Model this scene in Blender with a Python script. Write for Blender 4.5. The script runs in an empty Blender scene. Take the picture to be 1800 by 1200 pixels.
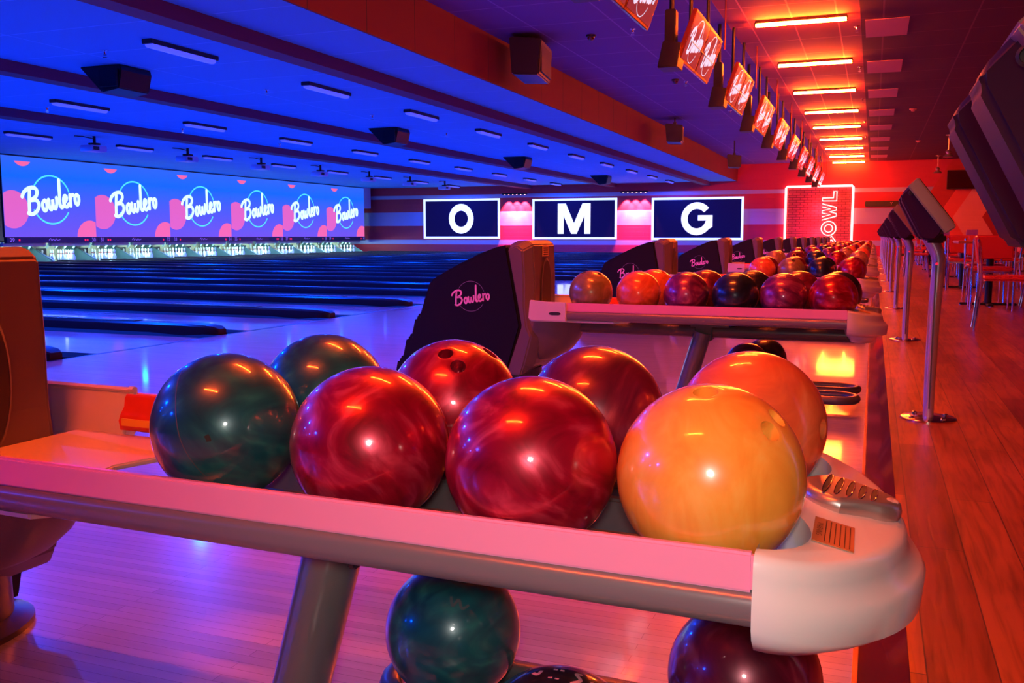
import bpy, bmesh, math, random
from mathutils import Vector, Matrix
random.seed(7)
PI = math.pi
S = 3.4            # spacing of a pair of lanes
RC = 1.23          # centre line of the nearest ball return
NR = 12            # ball returns in the row

# ------------------------------------------------------------------ camera
cam_d = bpy.data.cameras.new('camera'); cam = bpy.data.objects.new('camera', cam_d)
bpy.context.scene.collection.objects.link(cam); bpy.context.scene.camera = cam
CAM = Vector((0, 0, .81)); CAM_F = 1640.0
_p = math.atan(185.5/CAM_F); _psi = math.atan(636.5*math.cos(_p)/CAM_F)
cam_d.sensor_width = 36; cam_d.lens = CAM_F*36/1800; cam_d.clip_start = .02; cam_d.clip_end = 200
cam.location = CAM; cam.rotation_euler = (PI/2-_p, 0, _psi)

# ------------------------------------------------------------------ world, view
sc = bpy.context.scene
w = bpy.data.worlds.new('world'); sc.world = w; w.use_nodes = True
w.node_tree.nodes['Background'].inputs[0].default_value = (.35, .03, .10, 1)
w.node_tree.nodes['Background'].inputs[1].default_value = .05
sc.view_settings.view_transform = 'Standard'; sc.view_settings.look = 'None'
sc.view_settings.exposure = 0; sc.view_settings.gamma = 1; sc.view_settings.use_curve_mapping = False

C = sc.collection
P_BLUE = 640; P_RED = 210; P_FLASH = 36
RED = (1, .10, .035); BLUE = (0.0, .055, 1)

def light(kind, loc, power, color, radius=0.0, rot=None, parent=None, name='lamp', **kw):
    d = bpy.data.lights.new(name, kind); d.energy = power; d.color = color
    if kind in ('POINT', 'SPOT'): d.shadow_soft_size = radius
    for k, v in kw.items(): setattr(d, k, v)
    o = bpy.data.objects.new(name, d); C.objects.link(o); o.location = loc
    if rot: o.rotation_euler = rot
    if parent: o.parent = parent
    return o
# hand-held white light beside the camera
_fl = Vector((CAM.x+.02, CAM.y-.12, CAM.z+.10))
light('SPOT', _fl, P_FLASH, (1, .93, .84), .055, rot=(Vector((-.30, 1.12, .50))-_fl).to_track_quat('-Z', 'Y').to_euler(), name='camera_light', spot_size=math.radians(70), spot_blend=1.0)

# ------------------------------------------------------------------ materials
def newmat(name):
    m = bpy.data.materials.new(name); m.use_nodes = True
    nt = m.node_tree; b = nt.nodes['Principled BSDF']
    return m, nt, b
def mat(name, col, rough=.5, metal=0, coat=0, emit=None, es=0, spec=.5, coat_rough=.05):
    m, nt, b = newmat(name)
    b.inputs['Base Color'].default_value = (*col, 1); b.inputs['Roughness'].default_value = rough
    b.inputs['Metallic'].default_value = metal; b.inputs['Coat Weight'].default_value = coat
    b.inputs['Coat Roughness'].default_value = coat_rough; b.inputs['Specular IOR Level'].default_value = spec
    if emit: b.inputs['Emission Color'].default_value = (*emit, 1); b.inputs['Emission Strength'].default_value = es
    return m
def N(nt, t, **kw):
    n = nt.nodes.new(t)
    for k, v in kw.items():
        if hasattr(n, k): setattr(n, k, v)
        else: n.inputs[k].default_value = v
    return n
def L(nt, a, b): nt.links.new(a, b)
def ramp(nt, fac, stops):
    r = nt.nodes.new('ShaderNodeValToRGB'); cr = r.color_ramp
    while len(cr.elements) < len(stops): cr.elements.new(.5)
    for e, (p, c) in zip(cr.elements, stops): e.position = p; e.color = (*c, 1)
    L(nt, fac, r.inputs[0]); return r
def coords(nt, kind='Object'):
    return nt.nodes.new('ShaderNodeTexCoord').outputs[kind]
def mathn(nt, op, a, b=None):
    n = nt.nodes.new('ShaderNodeMath'); n.operation = op
    for i, v in enumerate((a, b)):
        if v is None: continue
        if isinstance(v, (int, float)): n.inputs[i].default_value = v
        else: L(nt, v, n.inputs[i])
    return n.outputs[0]

def floor_mat():
    m, nt, b = newmat('maple_boards')
    co = coords(nt)
    br = N(nt, 'ShaderNodeTexBrick', offset=.37, squash=1.0)
    br.inputs['Scale'].default_value = 1; br.inputs['Brick Width'].default_value = 1.1; br.inputs['Row Height'].default_value = .027
    br.inputs['Mortar Size'].default_value = .0007; br.inputs['Mortar Smooth'].default_value = .3
    br.inputs['Color1'].default_value = (.52, .50, .52, 1); br.inputs['Color2'].default_value = (.42, .40, .42, 1)
    br.inputs['Mortar'].default_value = (.20, .16, .18, 1)
    L(nt, co, br.inputs['Vector'])
    no = N(nt, 'ShaderNodeTexNoise'); mp = N(nt, 'ShaderNodeMapping'); mp.inputs['Scale'].default_value = (1.2, 30, 1)
    L(nt, co, mp.inputs[0]); L(nt, mp.outputs[0], no.inputs['Vector']); no.inputs['Scale'].default_value = 1.4
    mx = N(nt, 'ShaderNodeMix', data_type='RGBA', blend_type='MULTIPLY'); mx.inputs[0].default_value = .35
    L(nt, br.outputs[0], mx.inputs[6]); r = ramp(nt, no.outputs[0], [(.3, (.7, .65, .6)), (.7, (1, 1, 1))]); L(nt, r.outputs[0], mx.inputs[7])
    L(nt, mx.outputs[2], b.inputs['Base Color'])
    b.inputs['Roughness'].default_value = .30; b.inputs['Coat Weight'].default_value = 1; b.inputs['Coat Roughness'].default_value = .07
    b.inputs['Coat IOR'].default_value = 1.6
    return m
def wood_mat():
    m, nt, b = newmat('concourse_planks')
    co = coords(nt)
    mp0 = N(nt, 'ShaderNodeMapping'); mp0.inputs['Rotation'].default_value = (0, 0, PI/2); L(nt, co, mp0.inputs[0])
    br = N(nt, 'ShaderNodeTexBrick', offset=.4)
    br.inputs['Scale'].default_value = 1; br.inputs['Brick Width'].default_value = 1.3; br.inputs['Row Height'].default_value = .125
    br.inputs['Mortar Size'].default_value = .0015
    br.inputs['Color1'].default_value = (.58, .20, .04, 1); br.inputs['Color2'].default_value = (.30, .07, .02, 1)
    br.inputs['Mortar'].default_value = (.08, .04, .03, 1)
    L(nt, mp0.outputs[0], br.inputs['Vector'])
    no = N(nt, 'ShaderNodeTexNoise', Detail=6.0, Distortion=1.2); mp = N(nt, 'ShaderNodeMapping'); mp.inputs['Scale'].default_value = (24, 1.6, 1)
    L(nt, co, mp.inputs[0]); L(nt, mp.outputs[0], no.inputs['Vector']); no.inputs['Scale'].default_value = 1.5
    r = ramp(nt, no.outputs[0], [(.25, (.3, .27, .25)), (.55, (.9, .88, .85)), (.8, (1, 1, 1))])
    n2 = N(nt, 'ShaderNodeTexNoise', Scale=1.6, Detail=3.0); L(nt, co, n2.inputs['Vector'])
    r2 = ramp(nt, n2.outputs[0], [(.35, (.55, .5, .5)), (.65, (1, 1, 1))])
    mx = N(nt, 'ShaderNodeMix', data_type='RGBA', blend_type='MULTIPLY'); mx.inputs[0].default_value = .9
    L(nt, br.outputs[0], mx.inputs[6]); L(nt, r.outputs[0], mx.inputs[7])
    mx2 = N(nt, 'ShaderNodeMix', data_type='RGBA', blend_type='MULTIPLY'); mx2.inputs[0].default_value = .8
    L(nt, mx.outputs[2], mx2.inputs[6]); L(nt, r2.outputs[0], mx2.inputs[7])
    L(nt, mx2.outputs[2], b.inputs['Base Color'])
    bp = N(nt, 'ShaderNodeBump', Strength=.25, Distance=.003); L(nt, no.outputs[0], bp.inputs['Height']); L(nt, bp.outputs[0], b.inputs['Normal'])
    b.inputs['Roughness'].default_value = .33
    return m
def tile_mat(name, col, line, pitch, rough=.8, off=(0, 0, 0)):
    m, nt, b = newmat(name); co = coords(nt)
    mp = N(nt, 'ShaderNodeMapping'); mp.inputs['Location'].default_value = off; L(nt, co, mp.inputs[0])
    br = N(nt, 'ShaderNodeTexBrick', offset=0.0)
    br.inputs['Scale'].default_value = 1; br.inputs['Brick Width'].default_value = pitch[0]; br.inputs['Row Height'].default_value = pitch[1]
    br.inputs['Mortar Size'].default_value = .012; br.inputs['Color1'].default_value = (*col, 1); br.inputs['Color2'].default_value = (*[c*.96 for c in col], 1)
    br.inputs['Mortar'].default_value = (*line, 1); L(nt, mp.outputs[0], br.inputs['Vector'])
    no = N(nt, 'ShaderNodeTexNoise', Scale=60.0, Detail=3.0); L(nt, co, no.inputs['Vector'])
    bp = N(nt, 'ShaderNodeBump', Strength=.15, Distance=.004); L(nt, no.outputs[0], bp.inputs['Height']); L(nt, bp.outputs[0], b.inputs['Normal'])
    L(nt, br.outputs[0], b.inputs['Base Color']); b.inputs['Roughness'].default_value = rough
    return m
def end_wall_mat():
    m, nt, b = newmat('striped_wall_paint')
    sep = N(nt, 'ShaderNodeSeparateXYZ'); co = coords(nt); L(nt, co, sep.inputs[0])
    x, z = sep.outputs[0], sep.outputs[2]
    red, lt = (.55, .025, .05), (.42, .40, .55)
    zz = mathn(nt, 'DIVIDE', z, 4.0)
    r = ramp(nt, zz, [(0, red), (.10, lt), (.155, red), (.322, lt), (.488, red), (.645, lt), (.690, red)])
    r.color_ramp.interpolation = 'CONSTANT'
    c = mathn(nt, 'SUBTRACT', x, mathn(nt, 'MULTIPLY', mathn(nt, 'ABSOLUTE', mathn(nt, 'SUBTRACT', z, 1.55)), .6))
    cc = mathn(nt, 'DIVIDE', c, 10.0)
    a1, a2, a3 = (.50, .03, .03), (.90, .11, .08), (1.0, .38, .28)
    k = ramp(nt, cc, [(0, a1), (.228, a2), (.287, a3), (.392, a1), (.48, a2), (.55, a3), (.66, a1)])
    k.color_ramp.interpolation = 'CONSTANT'
    mx = N(nt, 'ShaderNodeMix', data_type='RGBA'); L(nt, mathn(nt, 'GREATER_THAN', c, 1.42), mx.inputs[0])
    L(nt, r.outputs[0], mx.inputs[6]); L(nt, k.outputs[0], mx.inputs[7]); L(nt, mx.outputs[2], b.inputs['Base Color'])
    br = N(nt, 'ShaderNodeTexBrick'); mp = N(nt, 'ShaderNodeMapping'); mp.inputs['Rotation'].default_value = (PI/2, 0, 0)
    L(nt, co, mp.inputs[0]); L(nt, mp.outputs[0], br.inputs['Vector']); br.inputs['Scale'].default_value = 1
    br.inputs['Brick Width'].default_value = .8; br.inputs['Row Height'].default_value = .2; br.inputs['Mortar Size'].default_value = .012
    bp = N(nt, 'ShaderNodeBump', Strength=.5, Distance=.01); bp.invert = True; L(nt, br.outputs['Fac'], bp.inputs['Height']); L(nt, bp.outputs[0], b.inputs['Normal'])
    b.inputs['Roughness'].default_value = .6
    return m
def ball_mat(name, c1, c2, c3, metal=.35, scale=7.0, rough=.33):
    m, nt, b = newmat(name); co = coords(nt)
    n1 = N(nt, 'ShaderNodeTexNoise', Scale=scale*1.6, Detail=4.0, Distortion=2.6)
    mp = N(nt, 'ShaderNodeMapping'); mp.inputs['Scale'].default_value = (1, 1, .45)
    L(nt, co, mp.inputs[0]); L(nt, mp.outputs[0], n1.inputs['Vector'])
    r = ramp(nt, n1.outputs[0], [(.3, c1), (.52, c2), (.72, c3)])
    L(nt, r.outputs[0], b.inputs['Base Color'])
    b.inputs['Metallic'].default_value = metal; b.inputs['Roughness'].default_value = rough
    b.inputs['Coat Weight'].default_value = 1; b.inputs['Coat Roughness'].default_value = .07
    n2 = N(nt, 'ShaderNodeTexNoise', Scale=90.0, Detail=2.0); L(nt, co, n2.inputs['Vector'])
    cr = ramp(nt, n2.outputs[0], [(.4, (.05,)*3), (.75, (.16,)*3)]); L(nt, cr.outputs[0], b.inputs['Coat Roughness'])
    return m
def screen_mat():
    m, nt, b = newmat('projected_picture'); sep = N(nt, 'ShaderNodeSeparateXYZ'); L(nt, coords(nt), sep.inputs[0])
    f = mathn(nt, 'DIVIDE', sep.outputs[2], 2.35)
    r = ramp(nt, f, [(0, (.17, .085, .80)), (.35, (.09, .10, .90)), (.75, (.005, .14, 1.0)), (1, (.03, .13, .95))])
    b.inputs['Base Color'].default_value = (.05, .05, .05, 1); b.inputs['Roughness'].default_value = .8
    L(nt, r.outputs[0], b.inputs['Emission Color']); b.inputs['Emission Strength'].default_value = 1
    return m
def brick_mat():
    m, nt, b = newmat('dark_brick'); co = coords(nt); mp = N(nt, 'ShaderNodeMapping'); mp.inputs['Rotation'].default_value = (PI/2, 0, 0)
    br = N(nt, 'ShaderNodeTexBrick'); L(nt, co, mp.inputs[0]); L(nt, mp.outputs[0], br.inputs['Vector'])
    br.inputs['Scale'].default_value = 1; br.inputs['Brick Width'].default_value = .3; br.inputs['Row Height'].default_value = .1
    br.inputs['Mortar Size'].default_value = .012; br.inputs['Color1'].default_value = (.45, .10, .10, 1); br.inputs['Color2'].default_value = (.35, .07, .07, 1)
    br.inputs['Mortar'].default_value = (.12, .02, .02, 1); L(nt, br.outputs[0], b.inputs['Base Color']); b.inputs['Roughness'].default_value = .6
    return m

M = dict(
    maple=floor_mat(), wood=wood_mat(), endwall=end_wall_mat(), screen=screen_mat(), brick=brick_mat(),
    ceil_lane=tile_mat('lane_ceiling_tile', (.07, .50, .80), (.14, .65, .95), (2.4, 1.2)),  # near-white tiles, blue of the lane lights put into their colour
    ceil_conc=tile_mat('approach_ceiling_tile', (.13, .09, .30), (.24, .18, .45), (1.2, 1.2)),  # white tiles with the violet light painted into their colour
    ceil_glow=tile_mat('tube_glow_ceiling_tile', (.42, .10, .06), (.85, .30, .15), (.6, 1.2)),  # orange-red glow around the tubes painted in as tile colour
    ceil_dark=tile_mat('dark_ceiling_tile', (.10, .022, .018), (.2, .06, .05), (1.2, 1.2)),
    ceil_panel=mat('pale_ceiling_panel', (.55, .22, .17), .8),
    fascia=tile_mat('fascia_panel', (.15, .012, .013), (.05, .01, .01), (1.22, 5)),
    beam=mat('maroon_beam_paint', (.16, .035, .08), .7),
    black=mat('black_plastic', (.008, .007, .010), .42), blackm=mat('black_metal', (.012, .012, .014), .4, .3),
    hood=mat('hood_black_shell', (.005, .004, .007), .5, spec=.3), hoodf=mat('hood_grey_front', (.15, .115, .125), .4),
    hoodmouth=mat('mouth_dark', (.05, .04, .045), .6),
    grey=mat('grey_painted_tube', (.22, .19, .19), .30, .2, .3), greyd=mat('dark_grey_tube', (.10, .085, .09), .35, .2),
    strip=mat('pink_rail_strip', (1.0, .33, .50), .28, 0, .4),
    white=mat('ivory_plastic', (.86, .80, .78), .28, 0, .6, coat_rough=.12), whitep=mat('white_chute_plastic', (.80, .66, .62), .3, 0, .5, coat_rough=.1),
    redp=mat('red_plastic', (.85, .05, .02), .35), yel=mat('yellow_plastic', (.95, .45, .04), .35),
    silver=mat('satin_silver', (.55, .47, .44), .32, .8), chrome=mat('chrome', (.85, .82, .84), .10, 1), alu=mat('pole_aluminium', (.62, .60, .68), .30, .5),
    slot=mat('vent_dark', (.03, .03, .03), .6), steel=mat('polished_steel', (.75, .6, .55), .14, 1),
    label=mat('tan_label', (.42, .16, .06), .5), labely=mat('yellow_label', (.85, .5, .15), .5), ink=mat('label_ink', (.05, .015, .01), .6),
    ink2=mat('pale_ink', (.65, .25, .30), .6), pinkl=mat('pink_logo_print', (1.0, .50, .80), .5), ringp=mat('grey_ring_print', (.30, .24, .40), .5),
    capping=mat('black_capping', (.010, .006, .012), .30), trimred=mat('glossy_red_trim', (.20, .03, .03), .12, .3, 1), gutter=mat('gutter_black', (.01, .01, .014), .35),
    edge=mat('brass_edge', (.8, .45, .3), .2, 1), foul=mat('foul_line_dark', (.01, .01, .05), .3),
    bluet=mat('black_light_tube', (.1, .1, .3), .4, emit=(.07, .09, 1.6), es=1.0), fixt=mat('fixture_dark', (.02, .02, .03), .5),
    redt=mat('red_neon_tube', (.5, .1, .05), .4, emit=(1, .095, .008), es=460), redt_refl=mat('red_tube_reflection', (.5, .1, .05), .4, emit=(1, .14, .04), es=9),
    neonc=mat('cyan_white_neon', (.1, .1, .1), .5, emit=(.62, .96, 1.0), es=1.3), neonr=mat('cyan_ring_neon', (.1, .1, .1), .5, emit=(.08, .75, 1.0), es=1.1),
    blob=mat('pink_spot_picture', (.1, .02, .05), .6, emit=(.78, .13, .52), es=1), blob2=mat('coral_spot_picture', (.1, .02, .05), .6, emit=(.95, .14, .36), es=1),
    navy=mat('navy_sign_face', (.002, .001, .008), .7, spec=.08, emit=(.004, .003, .07), es=1), signw=mat('white_letter_light', (.5, .5, .5), .5, emit=(.86, .90, 1.0), es=1.1),
    signf=mat('blue_white_border_light', (.3, .3, .5), .5, emit=(.5, .66, 1.5), es=1.7),
    neonred=mat('red_neon_border', (.3, .05, .05), .5, emit=(1.0, .20, .19), es=8),
    tvface=mat('monitor_face', (.10, .015, .02), .12, 0, .5, emit=(.42, .045, .07), es=.55), tvframe=mat('monitor_frame', (.30, .05, .03), .25, .7), logob=mat('pale_blue_logo', (.1, .1, .1), .5, emit=(.45, .72, 1.0), es=.9),
    consd=mat('console_purple_grey', (.035, .012, .018), .6, spec=.2), consb=mat('console_bezel', (.30, .22, .19), .35, .4), consk=mat('console_screen', (.01, .01, .012), .15),
    chairr=mat('red_vinyl', (.55, .03, .03), .35), tabtop=mat('table_laminate', (.35, .10, .09), .35), mask=mat('mask_unit_dark', (.015, .01, .03), .4),
    num=mat('lane_number_light', (.1, .1, .1), .5, emit=(.30, .14, .9), es=.8), reddot=mat('red_indicator', (.2, 0, 0), .5, emit=(1, .01, .05), es=1.2),
    pin=mat('white_pin', (.85, .85, .82), .3, 0, .5), pinred=mat('pin_red_band', (.6, .02, .02), .4), curtain=mat('cream_curtain', (.62, .55, .38), .8), steelp=mat('pit_teal_steel', (.10, .18, .20), .45, .3), steell=mat('pit_pale_bar', (.45, .55, .55), .4, .3),
    projw=mat('projector_white', (.55, .6, .75), .4), wallr=mat('plain_red_wall', (.4, .03, .03), .7), walld=mat('plain_dark_wall', (.10, .04, .10), .7), washm=mat('wash_lamp_lens', (.3, .1, .1), .5, emit=(1, .45, .4), es=6),
    purple=mat('menu_print', (.25, .06, .45), .5), tvoff=mat('television_dark', (.05, .005, .008), .10, 0, 1), bezel=mat('pale_blue_return', (.55, .55, .75), .7),
)
BALL = dict(
    teal=ball_mat('ball_teal', (.004, .05, .08), (.010, .10, .12), (.03, .20, .18), .10),
    crimson=ball_mat('ball_crimson', (.20, .001, .012), (.42, .003, .03), (.80, .06, .12), .45),
    orange=ball_mat('ball_orange', (.95, .30, .03), (1, .37, .045), (1, .45, .08), 0, rough=.3),
    olive=ball_mat('ball_olive', (.25, .16, .06), (.34, .23, .09), (.45, .33, .16), .2),
    purple=ball_mat('ball_purple', (.10, .01, .09), (.25, .02, .13), (.55, .10, .25), .35),
    navy=ball_mat('ball_navy', (.006, .012, .03), (.012, .02, .05), (.03, .06, .10), .3),
    maroon=ball_mat('ball_maroon', (.10, .004, .02), (.22, .01, .035), (.42, .06, .09), .3),
    black=ball_mat('ball_black', (.008, .006, .01), (.015, .010, .016), (.03, .02, .03), .1),
    coral=ball_mat('ball_coral', (.75, .11, .03), (.9, .16, .04), (1, .26, .09), .1),
    tan=ball_mat('ball_tan', (.34, .16, .07), (.45, .24, .11), (.6, .36, .18), .2),
)
COLWORD = dict(teal='dark teal', crimson='marbled crimson', orange='plain orange', olive='olive brown', purple='purple marbled', navy='dark navy', maroon='dark maroon', black='black', coral='reddish orange', tan='tan')

# ------------------------------------------------------------------ mesh helpers
class MB:
    def __init__(s): s.b = bmesh.new()
    def face(s, pts):
        try: return s.b.faces.new([s.b.verts.new(p) for p in pts])
        except ValueError: pass
    def box(s, x0, x1, y0, y1, z0, z1, mtx=None):
        v = [s.b.verts.new(Vector(p) if mtx is None else mtx @ Vector(p)) for p in
             [(x0,y0,z0),(x1,y0,z0),(x1,y1,z0),(x0,y1,z0),(x0,y0,z1),(x1,y0,z1),(x1,y1,z1),(x0,y1,z1)]]
        for f in [(3,2,1,0),(4,5,6,7),(0,1,5,4),(1,2,6,5),(2,3,7,6),(3,0,4,7)]: s.b.faces.new([v[i] for i in f])
        return s
    def loft(s, rings, cap0=True, cap1=True, closed=True):
        R = [[s.b.verts.new(p) for p in r] for r in rings]; n = len(R[0])
        for a, b in zip(R, R[1:]):
            for i in range(n if closed else n-1):
                j = (i+1) % n; s.b.faces.new((a[i], a[j], b[j], b[i]))
        if closed and cap0: s.b.faces.new(R[0][::-1])
        if closed and cap1: s.b.faces.new(R[-1])
        return s
    def prism(s, poly, fn, a, b):           # poly in 2D, fn(u, v, w) -> point, w from a to b
        return s.loft([[fn(u, v, a) for u, v in poly], [fn(u, v, b) for u, v in poly]])
    def cyl(s, p0, p1, r0, r1=None, n=16, sy=1.0):
        r1 = r0 if r1 is None else r1; p0, p1 = Vector(p0), Vector(p1); d = (p1-p0).normalized()
        a = Vector((0, 0, 1)) if abs(d.z) < .9 else Vector((1, 0, 0)); u = d.cross(a).normalized(); v = d.cross(u)
        return s.loft([[p + (u*math.cos(t)+v*math.sin(t)*sy)*r for t in [2*PI*i/n for i in range(n)]] for p, r in ((p0, r0), (p1, r1))])
    def tube(s, pts, r, n=10, closed=False):
        pts = [Vector(p) for p in pts]; rings = []; m = len(pts); pu = None
        for i, p in enumerate(pts):
            if closed: d = (pts[(i+1) % m]-pts[i-1]).normalized()
            else: d = (pts[min(i+1, m-1)]-pts[max(i-1, 0)]).normalized()
            if pu is None:
                a = Vector((0, 0, 1)) if abs(d.z) < .9 else Vector((1, 0, 0)); u = d.cross(a).normalized()
            else: u = (pu - d*pu.dot(d)).normalized()
            pu = u; v = d.cross(u)
            rr = r[i] if isinstance(r, (list, tuple)) else r
            rings.append([p+(u*math.cos(t)+v*math.sin(t))*rr for t in [2*PI*k/n for k in range(n)]])
        if closed: s.loft(rings+[rings[0]], False, False)
        else: s.loft(rings)
        return s
    def lathe(s, prof, c=(0, 0, 0), n=20, sx=1.0, sy=1.0):
        return s.loft([[(c[0]+max(r, 1e-4)*sx*math.cos(t), c[1]+max(r, 1e-4)*sy*math.sin(t), c[2]+z) for t in [2*PI*i/n for i in range(n)]] for r, z in prof])
    def poly(s, pts, fn, w=0.0):
        s.face([fn(u, v, w) for u, v in pts]); return s
    def stroke(s, pts, width, fn, w, thick=.002, sub=5, n=6):
        pts = catmull(pts, sub); h = width/2; m = len(pts)
        Lp, Rp = [], []
        for i, (x, y) in enumerate(pts):
            x0, y0 = pts[max(i-1, 0)]; x1, y1 = pts[min(i+1, m-1)]
            d = math.hypot(x1-x0, y1-y0) or 1; nx, ny = -(y1-y0)/d*h, (x1-x0)/d*h
            Lp.append((x+nx, y+ny)); Rp.append((x-nx, y-ny))
        for i in range(m-1):
            q = [Lp[i], Rp[i], Rp[i+1], Lp[i+1]]
            s.face([fn(u, v, w+thick) for u, v in q])
        for (x, y) in (pts[0], pts[-1]):
            s.face([fn(x+h*math.cos(t), y+h*math.sin(t), w+thick) for t in [2*PI*k/10 for k in range(10)]])
        return s
    def build(s, name, m, parent=None, smooth=False, bevel=0, seg=2, merge=False, recalc=True, loc=None):
        if merge: bmesh.ops.remove_doubles(s.b, verts=s.b.verts, dist=1e-5)
        if recalc: bmesh.ops.recalc_face_normals(s.b, faces=s.b.faces)
        if bevel:
            es = [e for e in s.b.edges if len(e.link_faces) == 2 and e.calc_face_angle(0) > .5]
            bmesh.ops.bevel(s.b, geom=es, offset=bevel, segments=seg, affect='EDGES', clamp_overlap=True)
        me = bpy.data.meshes.new(name); s.b.to_mesh(me); s.b.free()
        if smooth:
            for p in me.polygons: p.use_smooth = True
            try: me.set_sharp_from_angle(angle=math.radians(smooth if smooth is not True else 42))
            except Exception: pass
        o = bpy.data.objects.new(name, me); C.objects.link(o)
        if m: me.materials.append(m)
        if parent: o.parent = parent
        if loc: o.location = loc
        return o
def catmull(p, sub):
    if len(p) < 3 or sub < 2: return p
    out = []; q = [p[0]]+list(p)+[p[-1]]
    for i in range(1, len(q)-2):
        a, b, c, d = q[i-1], q[i], q[i+1], q[i+2]
        for k in range(sub):
            t = k/sub
            out.append(tuple(.5*((2*b[j])+(-a[j]+c[j])*t+(2*a[j]-5*b[j]+4*c[j]-d[j])*t*t+(-a[j]+3*b[j]-3*c[j]+d[j])*t**3) for j in range(len(b))))
    out.append(p[-1]); return out
def tag(o, label=None, cat=None, group=None, kind=None):
    if label: o['label'] = label
    if cat: o['category'] = cat
    if group: o['group'] = group
    if kind: o['kind'] = kind
    return o
def empty(name, loc, label=None, cat=None, group=None, rz=0):
    o = bpy.data.objects.new(name, None); C.objects.link(o); o.location = loc; o.rotation_euler.z = rz; o.empty_display_size = .1
    return tag(o, label, cat, group)
KIDS = {}
def dup(root, loc=None, label=None, group=None, rot=None):
    def rec(o, par):
        c = o.copy(); C.objects.link(c)
        if par: c.parent = par
        for ch in list(o.children): rec(ch, c)
        return c
    c = rec(root, None)
    if loc is not None: c.location = loc
    if rot is not None: c.rotation_euler = rot
    if label: c['label'] = label
    if group: c['group'] = group
    return c
def struct(o): o['kind'] = 'structure'; return o
ORD = ['nearest', 'second nearest', 'third', 'fourth', 'fifth', 'sixth', 'seventh', 'eighth', 'ninth', 'tenth', 'eleventh', 'farthest']
NTH = ['first', 'second', 'third', 'fourth', 'fifth', 'sixth', 'seventh', 'eighth', 'ninth', 'tenth', 'eleventh', 'twelfth', 'thirteenth']

# lettering: brush-script wordmark with a broken ring behind it
LET = [
    [(-.18,.74),(-.05,.90),(.22,1.02),(.52,1.02),(.66,.86),(.55,.66),(.24,.54)],
    [(.24,.54),(.54,.50),(.62,.28),(.44,.06),(.16,-.02),(-.02,.05)],
    [(.26,.92),(.14,.5),(.04,.05)],
    [(.98,.44),(.84,.34),(.82,.12),(.92,.02),(1.04,.16),(1.06,.36),(.98,.44)],
    [(1.20,.44),(1.17,.16),(1.26,.02),(1.38,.22),(1.42,.42),(1.40,.16),(1.50,.02),(1.62,.22),(1.66,.46)],
    [(1.98,1.16),(1.88,.62),(1.80,.2),(1.86,.02),(1.98,.08)],
    [(2.02,.18),(2.20,.30),(2.24,.42),(2.14,.48),(2.04,.30),(2.06,.08),(2.18,.01),(2.32,.12)],
    [(2.46,.48),(2.44,.26),(2.40,.02)], [(2.44,.28),(2.54,.44),(2.66,.46)],
    [(2.86,.44),(2.74,.34),(2.72,.12),(2.82,.02),(2.93,.16),(2.95,.36),(2.86,.44)]]
def wordmark(fn, sc_, wd=.15):
    mb = MB(); a = math.radians(10); ca, sa = math.cos(a), math.sin(a)
    for st in LET:
        pts = [((x-1.4), (y-.42)*1.1) for x, y in st]
        pts = [((x*ca-y*sa)*sc_, (x*sa+y*ca)*sc_) for x, y in pts]
        mb.stroke(pts, wd*sc_, fn, .002, sub=4)
    return mb
def ring(fn, r, wd, m, parent, arcs=((20, 155), (205, 330))):
    for a, b in arcs:
        mb = MB(); n = 22; th = [math.radians(a+(b-a)*i/n) for i in range(n+1)]
        for t0, t1 in zip(th, th[1:]):
            mb.face([fn(rr*math.cos(t), rr*math.sin(t), .001) for rr, t in ((r-wd/2, t0), (r+wd/2, t0), (r+wd/2, t1), (r-wd/2, t1))])
        mb.build('logo_ring_arc', m, parent, merge=True)
def text(body, size, m, parent, mtx, name='lettering', bold=0.0):
    cu = bpy.data.curves.new(name, 'FONT'); cu.body = body; cu.size = size; cu.align_x = 'CENTER'; cu.align_y = 'CENTER'; cu.offset = bold
    t = bpy.data.objects.new(name, cu); C.objects.link(t)
    me = bpy.data.meshes.new_from_object(t.evaluated_get(bpy.context.evaluated_depsgraph_get()))
    bpy.data.objects.remove(t); bpy.data.curves.remove(cu)
    me.transform(mtx); o = bpy.data.objects.new(name, me); me.materials.clear(); me.materials.append(m); C.objects.link(o)
    if parent: o.parent = parent
    return o

# ------------------------------------------------------------------ room shell
XL, XR, YB, YF = -24.9, 8.0, 41.3, -10.0
FX = -5.56; ZL, ZC = 3.15, 3.85
struct(MB().box(.095, XR, YF, YB, -.12, 0).build('floor', M['wood']))
struct(MB().box(-4.95, 0, YF, YB, -.12, 0).build('floor_approach', M['maple']))
struct(MB().box(0, .095, YF, YB, -.12, .004).build('trim_1', M['trimred'], bevel=.002))
struct(MB().box(-.006, .004, YF, YB, 0, .007).build('trim_2', M['edge']))
struct(MB().box(-4.985, -4.95, YF, YB, -.12, .0005).build('trim_3', M['foul']))
struct(MB().box(XL, XR, YB, YB+.15, 0, 4.0).build('wall_back', M['endwall']))
struct(MB().box(XL-.1, XL, YF, YB, 0, 4.0).build('wall_left', M['walld']))
struct(MB().box(XR, XR+.1, YF, YB, 0, 4.0).build('wall_right', M['wallr']))
struct(MB().box(FX, -2.10, YF, YB, ZC, ZC+.1).build('ceiling_approach', M['ceil_conc']))
struct(MB().box(-2.10, -.30, YF, YB, ZC+.002, ZC+.1).build('ceiling_tube_strip', M['ceil_glow']))
struct(MB().box(-.30, XR, YF, YB, ZC-.01, ZC+.1).build('ceiling_concourse', M['ceil_dark']))
struct(MB().box(XL, FX-.02, YF, YB, ZL, ZL+.1).build('ceiling_lanes', M['ceil_lane']))
fa = struct(MB().box(FX-.03, FX, YF, YB, ZL-.01, ZC+.02).build('wall_fascia', M['fascia']))
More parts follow.
